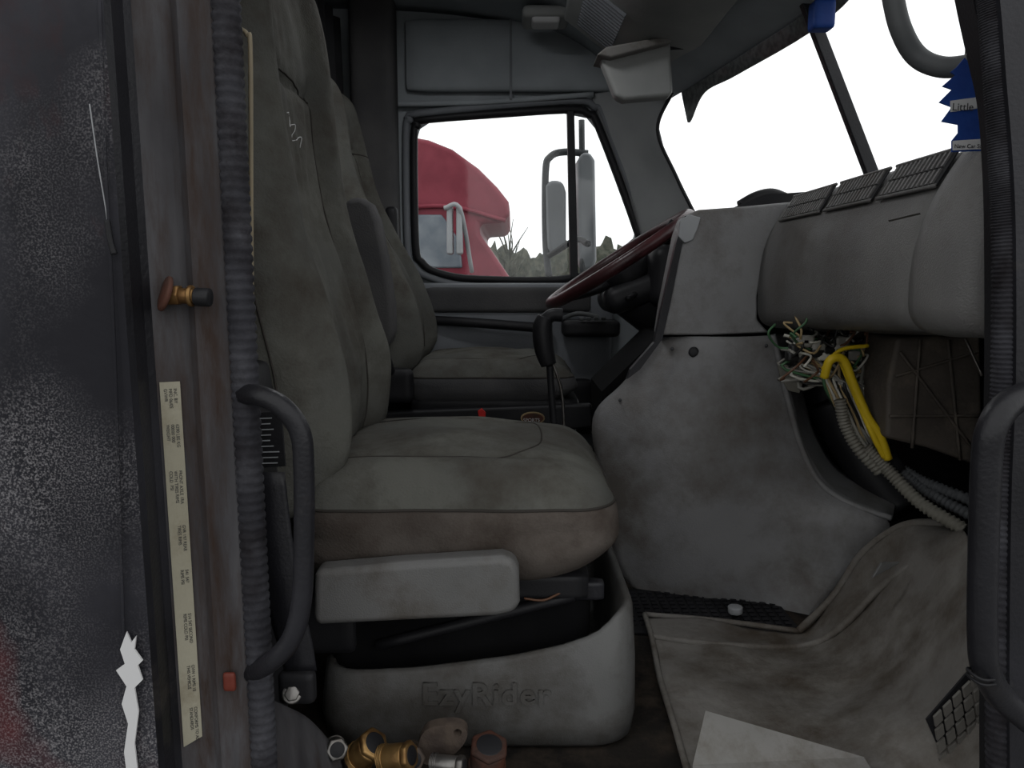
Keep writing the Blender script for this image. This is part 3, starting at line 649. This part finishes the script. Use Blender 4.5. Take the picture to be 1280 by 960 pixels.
fitting('hose_coupling',560,955,.96,.012,.05,'steel',(1,-.3,.1))
ga=grp('gasket_flange')
oc_=[(522,935),(530,915),(545,908),(566,906),(580,910),(584,920),(576,935),(560,948),(540,956),(526,952)]
hc=[S(572,916,.985)+Vector((.006*math.cos(a),0,.006*math.sin(a))) for a in np.linspace(0,6.28,12,endpoint=False)]
plate('flange_plate',cr(SS(oc_,.985),4,True),(0,.012,.004),'gasket',ga,holes=[hc])
# ---------------------------------------------------------------- outside
plate('ground',[Vector(p) for p in ((-60,-30,-1.2),(60,-30,-1.2),(60,120,-1.2),(-60,120,-1.2))],(0,0,-.1),'asphalt')
sm=grp('side_mirror')
plate('mirror_head',SS([(722,200),(728,190),(738,190),(744,200),(746,325),(742,336),(728,338),(724,325)],3.0),(0,.12,0),'mirror',sm,bevel=.02)
plate('mirror_lower',SS([(682,232),(688,224),(704,226),(708,240),(708,300),(704,316),(690,320),(684,310)],3.02),(0,.1,0),'mirror',sm,bevel=.02)
tube('bracket',[S(735,192,3.05),S(705,190,3.05),S(688,196,3.05),S(682,215,3.05),S(682,300,3.05),S(686,345,3.0)],.014,'conduitd',sm)
tube('bracket_post',[S(727,150,3.05),S(728,250,3.05),S(728,345,3.0)],.012,'conduitd',sm)
tube('bracket_foot',[S(686,320,3.0),S(720,300,2.9),S(735,305,2.8)],.012,'black',sm)
tk=grp('semi_truck')
bo=[(180,560),(180,150),(430,158),(500,168),(535,174),(565,186),(598,210),(622,234),(636,252),(638,268),(630,278),(600,280),(600,292),(614,312),(636,345),(680,372),(695,400),(700,540)]
plate('body',SS(bo,7.0),(0,2.3,0),'red',tk,bevel=.12,seg=5)
plate('door_window',SS([(500,268),(552,268),(574,300),(578,335),(500,335)],6.97),(0,.05,0),'truckglass',tk,bevel=.02)
tube('fairing_line',[S(480,262,6.97),S(560,258,6.97),S(632,276,6.97)],.02,'red',tk)
for x in (562,574): plate('mirror',SS([(x-4,256),(x+3,256),(x+4,318),(x-4,318)],6.5),(0,.15,0),'mirror',tk,bevel=.02)
tube('mirror_arm',[S(555,260,6.5),S(575,262,6.5),S(590,340,6.8)],.02,'mirror',tk)
for x in (320,640):
    c=S(x,575,6.95); c.z=-.7; cyl('wheel',c,c+Vector((0,.3,0)),.5,'black',tk,n=32); cyl('rim',c-Vector((0,.01,0)),c+Vector((0,.05,0)),.28,'mirror',tk)
tree_v=[];tree_f=[]
bm=bmesh.new(); bmesh.ops.create_icosphere(bm,subdivisions=3,radius=1); bm.verts.ensure_lookup_table()
ico=[v.co.copy() for v in bm.verts]; icf=[tuple(v.index for v in f.verts) for f in bm.faces]; bm.free()
for i in range(60):
    bx=-8+i*.6+random.uniform(-.3,.3); by=48+random.uniform(-3,3); rz=random.uniform(1.5,2.5); rx=random.uniform(.8,1.3); o_=len(tree_v)
    for v in ico:
        n_=1+.35*noise.noise(v*2.2+Vector((i*3.1,0,0)))+.25*noise.noise(v*6+Vector((0,i,0)))
        tree_v.append(Vector((bx+v.x*rx*n_,by+v.y*rx*n_,-1.2+rz*(.75+v.z*n_))))
    tree_f+=[tuple(a+o_ for a in f) for f in icf]
mk('distant_trees',tree_v,tree_f,'tree',None,smooth=False)
bt=grp('bare_tree')
root=S(634,345,20)
for i in range(34):
    a=root+Vector((random.uniform(-.1,.1),0,random.uniform(-.6,.6))); e=a+Vector((random.uniform(-.5,.5),random.uniform(-.3,.3),random.uniform(.3,1.1)))
    tube('twig_%d'%i,[a,(a+e)/2+Vector((random.uniform(-.1,.1),0,0)),e],lambda i,L:.02*(1-i/L)+.005,'tree',bt,n=5,res=3)
tube('trunk',[Vector((root.x,20,-1.2)),root+Vector((0,0,.6))],.07,'tree',bt,n=8)
af=grp('air_freshener')
o=[(1206,72),(1196,84),(1188,90),(1194,94),(1178,108),(1190,112),(1174,128),(1190,134),(1177,152),(1198,156),(1198,166),(1190,176),(1190,190),(1240,188),(1240,160),(1236,152),(1250,148),(1236,130),(1244,122),(1230,108),(1238,102),(1222,90)]
plate('tree_card',SS(o,.96),(0,.002,0),'blue',af)
plate('label_band',SS([(1188,126),(1232,120),(1232,134),(1188,140)],.959),(0,.0006,0),'white',af)
plate('foot_band',SS([(1191,176),(1236,173),(1236,186),(1191,188)],.959),(0,.0006,0),'white',af)
p=S(1190,138,.958); text('brand_print','Little Tree',.013,rotXZ(p.x,.9585,p.z),'ink',af,ext=.0001)
p=S(1193,185,.958); text('scent_print','New Car Scent',.007,rotXZ(p.x,.9585,p.z),'ink',af,ext=.0001)
tube('string',[S(1206,73,.961),S(1212,10,.961),S(1214,-50,.961)],.0008,'w_white',af,n=5)

# ---------------------------------------------------------------- light & camera
wd=bpy.data.worlds.new('sky'); bpy.context.scene.world=wd; wd.use_nodes=True
bg=wd.node_tree.nodes['Background']; bg.inputs[0].default_value=(.98,.99,1,1); bg.inputs[1].default_value=1.4
dl=grp('added_fill')  # added fill lamp with an unseen disc fixture, brightens the far interior
cyl('housing',(-.15,1.85,1.66),(-.15,1.85,1.63),.11,'headlt',dl); 
la=bpy.data.lights.new('fill_lamp','AREA'); la.shape='DISK'; la.size=.2; la.energy=3.2; la.color=(.97,.98,1)
lo=bpy.data.objects.new('fill_lamp',la); col.objects.link(lo); lo.location=(-.15,1.85,1.625); lo.parent=dl
cam=bpy.data.cameras.new('camera'); cam.sensor_width=36; cam.lens=FOC/1280*36; cam.clip_start=.02; cam.clip_end=500
co=bpy.data.objects.new('camera',cam); col.objects.link(co); co.location=(0,0,CZ); co.rotation_euler=(math.radians(90)-PITCH,0,0)
bpy.context.scene.camera=co
bpy.context.scene.view_settings.view_transform='Standard'
